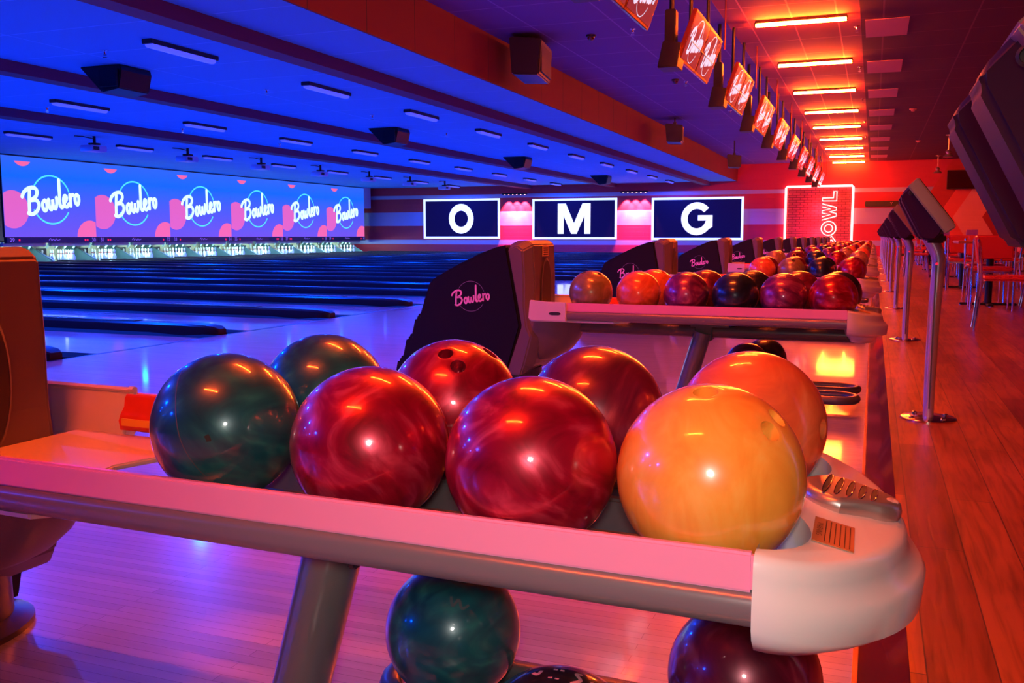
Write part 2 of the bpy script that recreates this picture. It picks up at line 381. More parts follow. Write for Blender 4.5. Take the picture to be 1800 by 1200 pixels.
# map the panel seams along the room
nt = M['fascia'].node_tree
for n in nt.nodes:
    if n.type == 'MAPPING': n.inputs['Rotation'].default_value = (0, 0, PI/2)
for i, (x0, x1) in enumerate([(-7.02, -6.73), (-11.2, -10.9), (-15.35, -14.95)]):
    struct(MB().box(x0, x1, YF, YB, ZL-.16, ZL).build('trim_%d' % (i+4), M['beam']))
struct(MB().box(-23.9, -23.3, 40.33, 41.0, 2.15, 3.15).build('trim_7', M['bezel']))
struct(MB().box(1.0, XR, YB-.03, YB, 0, .10).build('baseboard_back', M['black']))
for k in range(8):      # pale recessed tiles in the dark ceiling
    y = 15.1+3.4*k+.0
    struct(MB().box(-.24, .34, y-.62, y+.62, ZC-.018, ZC-.008).build('ceiling_panel', M['ceil_panel']))

# ------------------------------------------------------------------ lanes, gutters, cappings
DIV = [RC+1.7*i for i in range(-1, 24)]
caps = 0
for i, y in enumerate(DIV[:-1]):
    yc = y+.85
    if yc < 3: continue
    k = int(round((yc-RC-.85)/1.7)); number = 17+k
    t = empty('bowling_lane', (-4.985, yc, 0), None, 'lane', 'bowling lanes running to the pins')
    if k < 4: t['label'] = ['', '', 'maple bowling lane between the two nearest rounded black gutter cappings', 'maple bowling lane beyond the second rounded black gutter capping'][k] or 'maple bowling lane glowing blue'
    else: t['label'] = 'shiny maple bowling lane glowing blue, far down the row'
    MB().box(-18.9, 0, -.53, .53, -.1, 0).build('lane_surface', M['maple'], t)
    for s_ in (-1, 1):
        g = MB(); a = [(.53+.115*(1-math.cos(q)), -.075*math.sin(q)) for q in [PI*j/8 for j in range(9)]]
        for (u0, v0), (u1, v1) in zip(a, a[1:]): g.face([(0, s_*u0, v0), (0, s_*u1, v1), (-18.2, s_*u1, v1), (-18.2, s_*u0, v0)])
        g.build('gutter', M['gutter'], t, smooth=True)
capproto = None
def capping():
    t = empty('gutter_capping', (0, 0, 0), None, 'gutter capping', 'black cappings between the lanes')
    m = MB(); rings = []
    for x, h, wd in [(-5.02, .045, .05), (-5.06, .062, .075), (-5.15, .074, .09), (-5.35, .082, .095), (-5.7, .082, .09), (-6.0, .082, .088), (-23.1, .082, .088)]:
        rings.append([(x, -wd, -.03), (x, -wd, h*.8), (x, -wd*.8, h), (x, wd*.8, h), (x, wd, h*.8), (x, wd, -.03)])
    m.loft(rings).build('capping_body', M['capping'], t, smooth=35)
    MB().box(-23.0, -5.9, -.055, .055, .0821, .088).build('top_ledge', M['gutter'], t, bevel=.002)
    return t
first = True
for i, y in enumerate(DIV):
    if y < 4 or y > 40.5: continue
    j = len([q for q in DIV[:i] if q >= 4])
    lab = 'black rounded gutter capping, %s' % ['with only its nose showing beside the left screen edge hood', 'second from the camera', 'third from the camera', 'fourth from the camera, a white ball-sized glint on it'][j] if j < 4 else 'low black gutter capping far along the lanes'
    if j == 0: lab = 'black rounded gutter capping nearest the camera, only its nose showing'
    if j == 3: lab = 'black rounded gutter capping, fourth from the camera'
    if first: capproto = capping(); capproto.location = (0, y, 0); capproto['label'] = lab; first = False
    else: dup(capproto, (0, y, 0), lab)

# ------------------------------------------------------------------ masking units with projected pictures, pin decks
def clip(poly, y0, y1, z0, z1):
    for ax, lim, sg in ((0, y0, 1), (0, y1, -1), (1, z0, 1), (1, z1, -1)):
        out = []
        for i in range(len(poly)):
            p, q = poly[i-1], poly[i]; a, b = (p[ax]-lim)*sg, (q[ax]-lim)*sg
            if (a >= 0) != (b >= 0):
                t = a/(a-b); out.append((p[0]+(q[0]-p[0])*t, p[1]+(q[1]-p[1])*t))
            if b >= 0: out.append(q)
        poly = out
        if not poly: break
    return poly
def unit(n0):
    t = empty('masking_unit', (-23.3, 0, 0), None, 'projection screen', 'projection screens above the pins')
    MB().box(-.08, 0, -1.7, 1.7, .77, 3.14).build('screen_board', M['mask'], t)
    s = MB().box(0, .004, -1.698, 1.698, 0, 2.335).build('screen', M['screen'], t); s.location.z = .775
    fn = lambda u, v, w: (.004+w, u, v+1.13)
    wordmark(lambda u, v, w: (.008+w, u+.02, v+1.13), .66, .175).build('script_logo', M['neonc'], s)
    ring(lambda u, v, w: (.008+w, u+.0, v+1.12), .72, .05, M['neonr'], s)
    def spot(cy, cz, r, m, name, z1=2.2):
        p = clip([(cy+r*math.cos(a), cz+r*math.sin(a)) for a in [2*PI*i/40 for i in range(40)]], -1.69, 1.69, .01, z1)
        MB().poly(p, lambda u, v, w: (.006, u, v)).build(name, m, s)
    spot(-1.38, .80, .55, M['blob'], 'pink_spot'); spot(1.45, 0.0, .52, M['blob2'], 'coral_spot'); spot(-.98, 2.42, .36, M['blob2'], 'coral_spot')
    f = MB().box(-.06, .06, -1.7, 1.7, .60, .77).build('lane_number_strip', M['mask'], t, bevel=.01)
    for s_, num in ((-1, n0), (1, n0+1)):
        text(str(num), .17, M['num'], f, Matrix.Translation((.066, s_*1.52, .685)) @ Matrix.Rotation(PI/2, 4, 'Z') @ Matrix.Rotation(PI/2, 4, 'X'), 'lane_number')
        m = MB()
        for q in range(1 if (n0 + s_) % 3 else 2): m.box(.06, .066, s_*(1.27-.09*q)-.025, s_*(1.27-.09*q)+.025, .655, .715)
        m.build('indicator_light', M['reddot'], f)
    mm = MB()
    mm.stroke([(-.22,.0),(-.16,.05),(-.12,-.02),(-.06,.03),(0,-.02),(.05,.04),(.1,-.01),(.2,.02)], .018, lambda u, v, w: (.062+w, u, v+.685), 0)
    mm.build('maker_mark', M['num'], f)
    return t
def pindeck():
    t = empty('pinsetter', (-23.3, 0, 0), None, 'pinsetter', 'pin decks under the screens')
    MB().box(-1.35, -1.30, -.78, .78, 0, .62).build('cushion_curtain', M['curtain'], t)
    MB().box(-1.298, -1.29, -.35, .05, .02, .42).build('curtain_patch', M['mask'], t)
    MB().prism([(-1.35, 0), (-.07, 0), (-.07, .05), (-1.35, .59)], lambda u, v, w: (u, w, v), -.845, -.81).build('kickback_panel', M['steelp'], t)
    MB().prism([(-1.35, 0), (-.07, 0), (-.07, .05), (-1.1, .59), (-1.35, .59)], lambda u, v, w: (u, w, v), .80, .84).build('kickback_panel', M['steelp'], t)
    b = MB(); b.prism([(-.08, .06), (-.16, .04), (-1.35, .55), (-1.30, .59)], lambda u, v, w: (u, w, v), -.808, -.74); b.build('sweep_arm', M['steell'], t, bevel=.006)
    b = MB(); b.box(-.32, -.20, -.76, .76, .50, .60); b.build('sweep_bar', M['steell'], t, bevel=.01)
    c = MB()
    for q in (-.5, -.15, .2, .55): c.cyl((-.7, q, .42), (-.6, q+.08, .62), .03, .045, 10)
    c.build('pin_chutes', M['steell'], t, smooth=True)
    light('POINT', (-.30, 0, .50), 70, (.55, 1, .95), .03, parent=t, name='pit_lamp')
    return t
def pin():
    prof = [(.026, 0), (.028, .008), (.045, .06), (.058, .115), (.056, .15), (.042, .20), (.027, .24), (.0235, .26), (.025, .285), (.032, .32), (.0322, .34), (.026, .365), (.012, .379), (.001, .381)]
    t = empty('bowling_pin', (0, 0, 0), 'white bowling pin standing in its rack of ten on a lit pin deck', 'bowling pin', 'bowling pins on the pin decks')
    MB().lathe(prof, n=14).build('pin_body', M['pin'], t, smooth=True)
    MB().lathe([(.0265, .24), (.0242, .26), (.0255, .272)], n=14).build('neck_band', M['pinred'], t, smooth=True)
    return t
uproto = None; pproto = None; pin0 = None
for j in range(6, 12):
    yc = RC+S*j; n0 = 29+2*(j-6)
    u = unit(n0); u.location.y = yc
    u['label'] = 'wall-high projection screen with a glowing script logo above lanes %d and %d' % (n0, n0+1)
    for s_ in (-1, 1):
        y = yc+s_*.85; ln = n0+(s_+1)//2
        lab = 'lit pin deck with sweep arm and cream curtain under lane number %d' % ln
        if pproto is None: pproto = pindeck(); d = pproto; d.location.y = y; d['label'] = lab
        else: d = dup(pproto, (-23.3, y, 0), lab)
        for row in range(4):
            for q in range(row+1):
                loc = (-23.42-.2635*row, y+(q-row/2)*.3048, 0.0005)
                if pin0 is None: pin0 = pin(); pin0.location = loc
                else: dup(pin0, loc)

# ------------------------------------------------------------------ bowling balls
R = .108
def ball_mesh(holes, name):
    b = bmesh.new()
    if not holes: bmesh.ops.create_uvsphere(b, u_segments=96, v_segments=64, radius=R)
    else: bmesh.ops.create_icosphere(b, subdivisions=6, radius=R)
    e = .0036; sharp = set()
    for d, r in holes:
        d = Vector(d).normalized()
        for v in b.verts:
            ang = v.co.angle(d); dist = R*math.sin(ang)
            if ang > .5 or dist > r+e*.55: continue
            rad = v.co-d*v.co.dot(d)
            rad = rad.normalized() if rad.length > 1e-6 else d.orthogonal().normalized()
            if dist > r-e*.5: v.co = rad*r + d*(math.sqrt(R*R-r*r)-.0006); sharp.add(v)      # rim
            else: v.co = rad*min(r*.96, dist*r*.96/(r-e)) + d*(R-.032)
    me = bpy.data.meshes.new(name); b.to_mesh(me); b.free()
    for p in me.polygons: p.use_smooth = True
    if holes:
        try: me.set_sharp_from_angle(angle=math.radians(38))
        except Exception: pass
    return me
def dirv(th, ph): return Vector((math.sin(th)*math.cos(ph), math.sin(th)*math.sin(ph), math.cos(th)))
HOLES = [(dirv(0, 0), .0145), (dirv(.80, -.225), .0125), (dirv(.80, .225), .0125)]
MESH3 = ball_mesh(HOLES, 'bowling_ball')
MESH0 = ball_mesh([], 'bowling_ball_plain')
def ball(loc, col, label, rot=(0, 0, 0), group='bowling balls on the racks', mesh=None):
    me = (mesh or MESH3)
    if not me.materials: me.materials.append(BALL['teal'])
    o = bpy.data.objects.new('bowling_ball', me); C.objects.link(o); o.location = loc; o.rotation_euler = rot
    o.material_slots[0].link = 'OBJECT'; o.material_slots[0].material = BALL[col]
    return tag(o, label, 'bowling ball', group)
def aim(thumb, spin=0.0):    # rotation that turns the thumb hole towards a direction
    q = Vector(thumb).to_track_quat('Z', 'Y'); return (q.to_matrix() @ Matrix.Rotation(spin, 3, 'Z')).to_euler()
G0 = 'balls on the nearest ball return'
ball((-.167, 1.074, .532), 'orange', 'plain yellow-orange bowling ball with two finger holes showing, nearest the white bumper', aim((-.03, -.26, 1), .0), G0)
ball((-.391, 1.080, .528), 'crimson', 'glossy crimson bowling ball directly left of the front yellow-orange ball', aim((.3, .8, -.3)), G0)
ball((-.631, 1.098, .526), 'crimson', 'streaky crimson bowling ball between the big teal ball and another crimson ball, front row', aim((-.2, .7, -.6)), G0, MESH0)
tb = ball((-.886, 1.120, .530), 'teal', 'dark teal bowling ball with a seam line and chipped spot, front left of nearest rack', aim((.3, .9, -.2)), G0, MESH0)
def ballmark(b, path, wd, m, name):     # a raised line that follows the ball's surface
    mb = MB(); pts = [Vector(p).normalized()*(R+.0003) for p in catmull(path, 8)]; h = wd/2; q = []
    for i, p in enumerate(pts):
        d = pts[min(i+1, len(pts)-1)]-pts[max(i-1, 0)]; s_ = p.cross(d).normalized()*h; q.append(((p-s_), (p+s_)))
    for a, c in zip(q, q[1:]): mb.face([a[0], a[1], c[1], c[0]])
    o = mb.build(name, m, None); o.parent = b
    o.matrix_parent_inverse = Matrix(); inv = b.rotation_euler.to_matrix().inverted()
    o.data.transform(inv.to_4x4()); return o
M['seam'] = mat('seam_line', (.10, .09, .08), .4); M['chip'] = mat('ball_chip', (.02, .02, .018), .8); M['chip2'] = mat('orange_chip', (.35, .09, .02), .8)
ballmark(tb, [(-.35, -.3, .85), (-.1, -.75, .45), (.08, -.9, -.05), (.3, -.85, -.5)], .0016, M['seam'], 'seam_line')
ballmark(tb, [(.39, -.9, .08), (.415, -.89, .03), (.42, -.89, .0)], .007, M['chip'], 'chip')
ball((-.159, 1.391, .534), 'coral', 'reddish orange bowling ball behind the front yellow-orange ball', aim((.95, -.25, .05), .5), G0)
ball((-.397, 1.391, .532), 'maroon', 'dark red bowling ball in the nearest rack\'s back row, left of the reddish orange ball', aim((.3, .5, .5)), G0, MESH0)
ball((-.640, 1.391, .532), 'crimson', 'crimson bowling ball with finger hole at its upper right, back row of nearest rack', aim((.55, .12, .80), 2.6), G0)
ball((-.888, 1.391, .532), 'teal', 'dark teal bowling ball behind the front teal and crimson balls', aim((.3, .9, -.2)), G0, MESH0)
GL = 'balls on the lower racks'
b = ball((-.604, 1.304, .183), 'teal', 'dark teal bowling ball low under the nearest rack beside the strut', aim((.4, .8, .1)), GL, MESH0)
M['faint'] = mat('faint_engraving', (.06, .07, .08), .5)
ballmark(b, [(.25, -.6, .78), (.3, -.66, .66), (.36, -.58, .73), (.42, -.62, .62), (.5, -.55, .66)], .004, M['faint'], 'engraving')
ball((-.148, 1.306, .183), 'maroon', 'dark maroon bowling ball low under the white bumper', aim((-.5, .5, .6)), GL, MESH0)
wb = ball((-.335, 1.02, .178), 'black', 'dark bowling ball with red lettering on top, cut by the bottom edge', aim((.5, .7, -.3)), GL, MESH0)
for k_, pth in enumerate([[(-.3, .0, 1), (-.22, -.05, 1), (-.2, .05, 1)], [(-.05, -.12, 1), (-.05, .12, 1)], [(.03, -.12, 1), (.03, .12, 1)], [(.2, -.12, 1), (.28, .0, 1), (.2, .1, 1), (.26, .15, 1)], [(.4, -.1, 1), (.48, .0, 1), (.4, .1, 1)]]):
    ballmark(wb, pth, .005, M['ink2'], 'lettering')
ball((-.56, 4.68, .178), 'maroon', 'dark maroon bowling ball low under the second rack, nearer of two', aim((-.35, -.8, .45)), GL)
ball((-.50, 4.93, .178), 'black', 'black bowling ball low under the second rack, farther of two', aim((.3, .8, .3)), GL, MESH0)
# second rack
rows = [(4.475, [(-1.304, 'olive'), (-1.064, 'coral'), (-.831, 'purple'), (-.600, 'navy'), (-.381, 'purple'), (-.162, 'crimson')], 'front'),
        (4.79, [(-1.055, 'coral'), (-.791, 'maroon'), (-.559, 'black'), (-.333, 'maroon'), (-.109+-.04, 'black')], 'back')]
for y, bl, rw in rows:
    for i, (x, c) in enumerate(bl):
        th = (.5, -.2, .9) if c in ('coral', 'olive') and rw == 'back' or c == 'olive' else (random.uniform(-.6, .6), random.uniform(.1, .8), random.uniform(-.4, .5))
        ball((x, y, .532), c, '%s bowling ball, %s from the left in the %s row of the second rack' % (COLWORD[c], NTH[i], rw), aim(th, random.uniform(0, 6)), 'balls on the second ball return')
seq = {2: (['coral', 'olive', 'navy', 'crimson'], ['maroon', 'maroon', 'black', 'purple']),
       3: (['tan', 'maroon', 'navy', 'crimson', 'tan'], ['olive', 'purple', 'black', 'maroon', 'crimson']),
       4: (['purple', 'maroon', 'purple', 'tan', 'coral'], ['navy', 'coral', 'maroon', 'crimson', 'tan'])}
pool = ['crimson', 'maroon', 'tan', 'coral', 'purple', 'olive', 'navy']
for j in range(2, NR):
    f, bk = seq.get(j, ([random.choice(pool) for _ in range(5)], [random.choice(pool) for _ in range(5)]))
    for row, (lst, dy, rw) in enumerate(((f, -.155, 'front'), (bk, .16, 'back'))):
        n = len(lst)
        for i, c in enumerate(lst):
            x = -.155-.23*(n-1-i)+random.uniform(-.004, .004)
            nm = 'farthest' if j == NR-1 else ORD[j]
            th = (random.uniform(-.7, .7), random.uniform(-.5, .5), random.uniform(.2, .9))
            ball((x, RC+S*j+dy, .532), c, '%s bowling ball, %s from the left in the %s row of the %s rack' % (COLWORD[c], NTH[i], rw, nm), aim(th, random.uniform(0, 6)), 'balls on the %s ball return' % nm)

# ------------------------------------------------------------------ ball return
def ball_return():
    t = empty('ball_return', (0, 0, 0), None, 'ball return', 'ball returns along the approach')
    xa, xb = -1.56, -.095
    fr = MB().box(xa, xb, -.276, -.264, .441, .484).build('front_rail_strip', M['strip'], t, bevel=.003)
    MB().box(-1.45, xb, .254, .268, .440, .480).build('rear_rail_strip', M['strip'], t, bevel=.003)
    prof = [(-.275, .441), (-.281, .432), (-.282, .418), (-.275, .405), (-.258, .397), (-.238, .395), (-.225, .402), (-.225, .441)]
    MB().loft([[(x, u, v) for u, v in prof] for x in (xa, xb)]).build('front_tube', M['grey'], t, smooth=60)
    MB().loft([[(x, .282-(u+.282)*.4, v) for u, v in prof][::-1] for x in (-1.45, xb)]).build('rear_tube', M['grey'], t, smooth=60)
    MB().cyl((xa-.02, 0, .345), (xb+.03, 0, .345), .034, n=22).build('lower_beam', M['greyd'], t, smooth=True)
    for yc in (-.163, .161):
        for s_ in (-1, 1):
            MB().box(-1.03, xb+.0, yc+s_*.045-.016, yc+s_*.045+.016, .398, .4325).build('ball_track', M['greyd'], t, bevel=.004)
    MB().box(-1.03, xb, -.01, .01, .39, .446).build('centre_divider', M['greyd'], t, bevel=.004)
    MB().box(-.80, -.62, -.19, .19, .380, .397).build('cross_plate', M['greyd'], t)
    # inner red and yellow guard along the rear rail
    g = [(.252, .478), (.246, .47), (.243, .452), (.232, .438), (.226, .425), (.230, .405), (.252, .40)]
    MB().loft([[(x, u, v) for u, v in g] for x in (-1.47, xb)]).build('red_guard', M['redp'], t, smooth=50)
    MB().box(-1.46, xb-.01, .2235, .2265, .416, .431).build('yellow_guard_stripe', M['yel'], t)
    # bumper at the free end
    xc, bb = -.095, .278
    def outline(a, b_, n=28, e=1.8):
        out = []
        for i in range(n+1):
            th = -PI/2+PI*i/n; c_, s_ = max(math.cos(th), 0), math.sin(th)
            out.append((xc+a*c_**(2/e), b_*math.copysign(abs(s_)**(2/e), s_)))
        return out
    sl = lambda x: -.22*(x-xc)
    rings = []
    for a, b_, z, sb, dz in [(.135, .257, .372, 0, -.02), (.155, .276, .390, 0, -.035), (.168, .282, .404, .4, -.03), (.172, .283, .425, .7, 0), (.166, .282, .440, .9, 0), (.155, .280, .450, 1, 0), (.150, .279, .462, 1, 0), (.149, .278, .474, 1, 0), (.144, .274, .481, 1, 0), (.136, .267, .4835, 1, 0)]:
        rings.append([(x, y, z+sl(x)*sb+dz*((x-xc)/a)) for x, y in outline(a, b_)])
    bm_ = MB(); bm_.loft(rings, closed=False)
    top = rings[-1]
    arc = lambda yc, s0: [(-.166+.118*math.cos(a), yc+.118*math.sin(a)) for a in [s0*.92*(1-2*i/12) for i in range(13)]]
    inner = [(xc, .262)]
    for yc in (.161, -.163):
        for i in range(13):
            a = .925*(1-2*i/12); inner.append((-.166+.118*math.cos(a), yc+.118*math.sin(a)))
    inner.append((xc, -.262))
    pts = top + [(x, y, .4835+sl(x)) for x, y in inner]
    bm_.face(pts)
    for (x0, y0), (x1, y1) in zip(inner, inner[1:]):
        bm_.face([(x0, y0, .4835+sl(x0)), (x1, y1, .4835+sl(x1)), (x1, y1, .40), (x0, y0, .40)])
    # close the open ends towards the rail
    left = [r[0] for r in rings]; right = [r[-1] for r in rings]
    bm_.face(left+[(xc, -.235, .483), (xc, -.235, .37)]); bm_.face(right+[(xc, .235, .483), (xc, .235, .37)])
    bm_.face([rings[0][i] for i in range(len(rings[0]))])
    bmp = bm_.build('end_bumper', M['white'], t, smooth=50, merge=True)
    MB().lathe([(.02, -.085), (.05, -.08), (.075, -.045), (.085, 0)], c=(-.035, 0, .40), n=24, sy=1.6).build('bumper_underside', M['whitep'], t, smooth=True)
    # hand dryer grille on the bumper
    rot = Matrix.Translation((-.017, .020, .469)) @ Matrix.Rotation(math.radians(-3), 4, 'Z') @ Matrix.Rotation(math.radians(9), 4, 'Y')
    def cap(a, w0, w1, n=10):
        o = []
        for i in range(n+1): th = PI/2+PI*i/n; o.append((-a+w0+w0*math.cos(th), w0*math.sin(th)))
        for i in range(n+1): th = -PI/2+PI*i/n; o.append((a-w1+w1*math.cos(th), w1*math.sin(th)))
        return o
    d = MB(); d.loft([[rot @ Vector((x, y, z)) for x, y in cap(.064*s_, .058*s_, .036*s_)] for s_, z in ((.96, -.012), (1, -.002), (1, .005), (.96, .012), (.89, .0155), (.80, .0165))])
    hd = d.build('hand_dryer', M['silver'], t, smooth=40)
    for q in range(5):
        x = -.030+.0145*q
        MB().loft([[rot @ Vector((x+u, v, z)) for u, v in cap2] for cap2, z in [([(.0034*math.cos(a)*1.0, (.046-.0042*q)*math.sin(a)) for a in [2*PI*i/16 for i in range(16)]], zz) for zz in (.012, .0172)]]).build('vent_slot', M['slot'], hd)
        MB().tube([rot @ Vector((x+.0038*math.cos(a), .047*math.sin(a)*(1-.09*q), .0168)) for a in [2*PI*i/20 for i in range(20)]], .0009, 6, True).build('vent_rim', M['steel'], hd, smooth=True)
    MB().loft([[rot @ Vector((.049+.009*s_*math.cos(a), .014*s_*math.sin(a), z)) for a in [2*PI*i/18 for i in range(18)]] for s_, z in ((1, .009), (1, .0150), (.7, .0165))]).build('dryer_button', M['whitep'], hd, smooth=40)
    # tan notice plate with lines of print
    pm = Matrix.Translation((-.026, -.128, .4688)) @ Matrix.Rotation(math.radians(2), 4, 'Z') @ Matrix.Rotation(math.atan(.22), 4, 'Y')
    pl = MB().box(-.023, .023, -.046, .046, 0, .0012, pm).build('notice_plate', M['label'], t)
    ln = MB()
    for q in range(6): ln.box(-.010+.0055*q, -.0088+.0055*q, -.040, .040, .0012, .0014, pm)
    ln.build('notice_print', M['ink'], pl)
    text('WARNING', .010, M['ink'], pl, pm @ Matrix.Translation((-.0165, 0, .0016)) @ Matrix.Rotation(-PI/2, 4, 'Z'), 'notice_heading')
    # support strut and foot
    MB().cyl((-.766, -.03, .34), (-.862, -.03, 0.006), .055, .055, 28, .8).build('support_strut', M['grey'], t, smooth=True)
    MB().cyl((-.885, -.05, 0), (-.885, -.05, .010), .10, .095, 28).build('strut_foot', M['greyd'], t, smooth=40)
    MB().box(-.80, -.72, -.05, .03, .30, .376).build('strut_bracket', M['greyd'], t, bevel=.004)
    # lower rack: two long loops of rail
    for yc in (-.215, .072):
        xs, xe, hw = -.64, -.125, .080; pts = []
        for i in range(15): a = -PI/2+PI*i/14; pts.append((xe+hw*math.cos(a), yc+hw*math.sin(a), .082))
        for i in range(15): a = PI/2+PI*i/14; pts.append((xs+hw*math.cos(a), yc+hw*math.sin(a), .082))
        rk = MB().tube(pts, .019, 10, True).build('lower_rack_loop', M['greyd'], t, smooth=True)
        MB().cyl((-.22, yc-.05, .062), (-.22, yc-.05, 0), .014, .024, 14).build('rack_foot', M['greyd'], rk, smooth=True)
        MB().cyl((-.56, yc-.05, .062), (-.56, yc-.05, 0), .014, .024, 14).build('rack_foot', M['greyd'], rk, smooth=True)
    MB().box(-.25, -.19, -.30, .16, .052, .066).build('rack_crossbar', M['greyd'], t)
    MB().box(-.60, -.54, -.30, .16, .052, .066).build('rack_crossbar', M['greyd'], t)
    # hood: black shell, grey front with an oval mouth
    shell = [(-1.735, .765), (-1.80, .752), (-1.90, .715), (-2.00, .668), (-2.09, .622), (-2.17, .576), (-2.205, .48), (-2.235, .39), (-2.262, .38), (-2.285, .28), (-2.315, .27), (-2.34, .16), (-2.37, .15), (-2.40, 0), (-1.76, 0), (-1.735, .10), (-1.66, .352)]
    h = MB().prism(shell, lambda u, v, w_: (u, w_, v), -.205, .205).build('hood_shell', M['hood'], t, bevel=.012)
    front = [(-1.730, .768), (-1.69, .786), (-1.635, .788), (-1.605, .765), (-1.598, .60), (-1.598, .46), (-1.585, .352), (-1.56, .30), (-1.60, .15), (-1.66, .10), (-1.758, .10), (-1.733, .12), (-1.655, .352)]
    hf = MB()
    ringsf = []
    for y_, k in ((-.205, .0), (-.205, .0), (-.165, 1), (.165, 1), (.205, 0)):
        ringsf.append([((u+(-.045*(1-k) if u > -1.64 else 0)), y_, v-(.03*(1-k) if v > .76 else 0)) for u, v in front])
    hf.loft(ringsf[1:])
    hfo = hf.build('hood_front', M['hoodf'], t, bevel=.006)
    mo = MB(); el = [(.072*math.cos(a), .155*math.sin(a)*(1.0)) for a in [2*PI*i/32 for i in range(32)]]
    mo.loft([[(-1.592+dx, u*s_, .53+v*s_) for u, v in el] for dx, s_ in ((0, 1.08), (.003, 1.0), (-.0, .97))])
    mo.build('mouth_rim', M['hoodf'], hfo, smooth=40)
    MB().poly([(u*.97, v*.97) for u, v in el], lambda u, v, w_: (-1.5885, u, .53+v)).build('mouth_opening', M['hoodmouth'], hfo)
    st_ = MB().box(-1.5995, -1.5965, -.045, .045, .705, .762).build('notice_sticker', M['labely'], hfo)
    q_ = MB()
    for q in range(4): q_.box(-1.5967, -1.5960, -.036, .036, .712+.011*q, .717+.011*q)
    q_.build('sticker_print', M['ink'], st_)
    MB().lathe([(.145, 0), (.145, .012), (.112, .028), (.11, .12)], c=(-1.735, 0, 0), n=32, sx=1.0, sy=1.25).build('hood_foot', M['greyd'], t, smooth=40)
    lg = wordmark(lambda u, v, w_: (u-1.935, -.2062-w_*.3, v+.497), .066, .14).build('script_logo', M['pinkl'], h)
    ring(lambda u, v, w_: (u-1.935, -.2058-w_*.3, v+.500), .078, .0022, M['ringp'], h, ((20, 150), (205, 330)))
    # white chute where the balls roll out
    s_prof = [(.262, .484), (.268, .478), (.266, .462), (.256, .450), (.252, .43), (.246, .405), (.236, .385), (.20, .375), (.20, .366), (.25, .37), (.275, .40), (.28, .45), (.278, .486), (.27, .489)]
    c0 = MB().loft([[(x, u, v) for u, v in s_prof] for x in (-1.80, -1.47)]).build('chute_back', M['whitep'], t, smooth=40)
    MB().loft([[(x, u+du, v+dv) for u, v in s_prof] for x, du, dv in ((-1.475, -.004, .003), (-1.462, -.004, .003))]).build('chute_lip', M['white'], c0, smooth=40)
    fl = [(-1.59, -.255), (-1.59, .235), (-1.22, .225), (-1.10, .16), (-1.14, .13), (-1.24, .11), (-1.27, .02), (-1.25, -.06), (-1.10, -.12), (-1.10, -.20), (-1.16, -.255)]
    MB().prism(fl, lambda u, v, w_: (u, v, w_), .386, .397).build('chute_floor', M['whitep'], t, bevel=.003)
    ck = [(-1.59, .40), (-1.582, .495), (-1.50, .488), (-1.392, .485), (-1.392, .392), (-1.57, .392)]
    c1 = MB().prism(ck, lambda u, v, w_: (u, w_, v), -.286, -.270).build('chute_cheek', M['whitep'], t, bevel=.004)
    MB().prism([(-1.45+.019*math.cos(a)+(.012 if math.cos(a) > 0 else -.012), .430+.008*math.sin(a)) for a in [2*PI*i/20 for i in range(20)]], lambda u, v, w_: (u, w_, v), -.2872, -.2862).build('slot_hole', M['slot'], c1)
    # bowl-shaped body under the chute, ring and column
    MB().loft([[(x0+rx*math.cos(q), .01+ry*math.sin(q), z) for q in [2*PI*i/36 for i in range(36)]] for z, x0, rx, ry in
               ((.385, -1.62, .235, .20), (.33, -1.62, .232, .198), (.28, -1.63, .218, .19), (.23, -1.64, .19, .175), (.19, -1.65, .15, .155), (.175, -1.66, .13, .14))]).build('underbody', M['hoodf'], t, smooth=True)
    return t
br0 = ball_return()
for j in range(NR):
    lab = 'ball return with black hood and pink rail, %s in the row%s' % (ORD[j], {0: ', white bumper up close', 1: ''}.get(j, ''))
    if j == 0: br0.location = (0, RC, 0); br0.rotation_euler.z = math.radians(-1.6); br0['label'] = lab; br0.location = (-.0, RC+.003, 0)
    else: dup(br0, (0, RC+S*j, 0), lab, rot=(0, 0, 0))

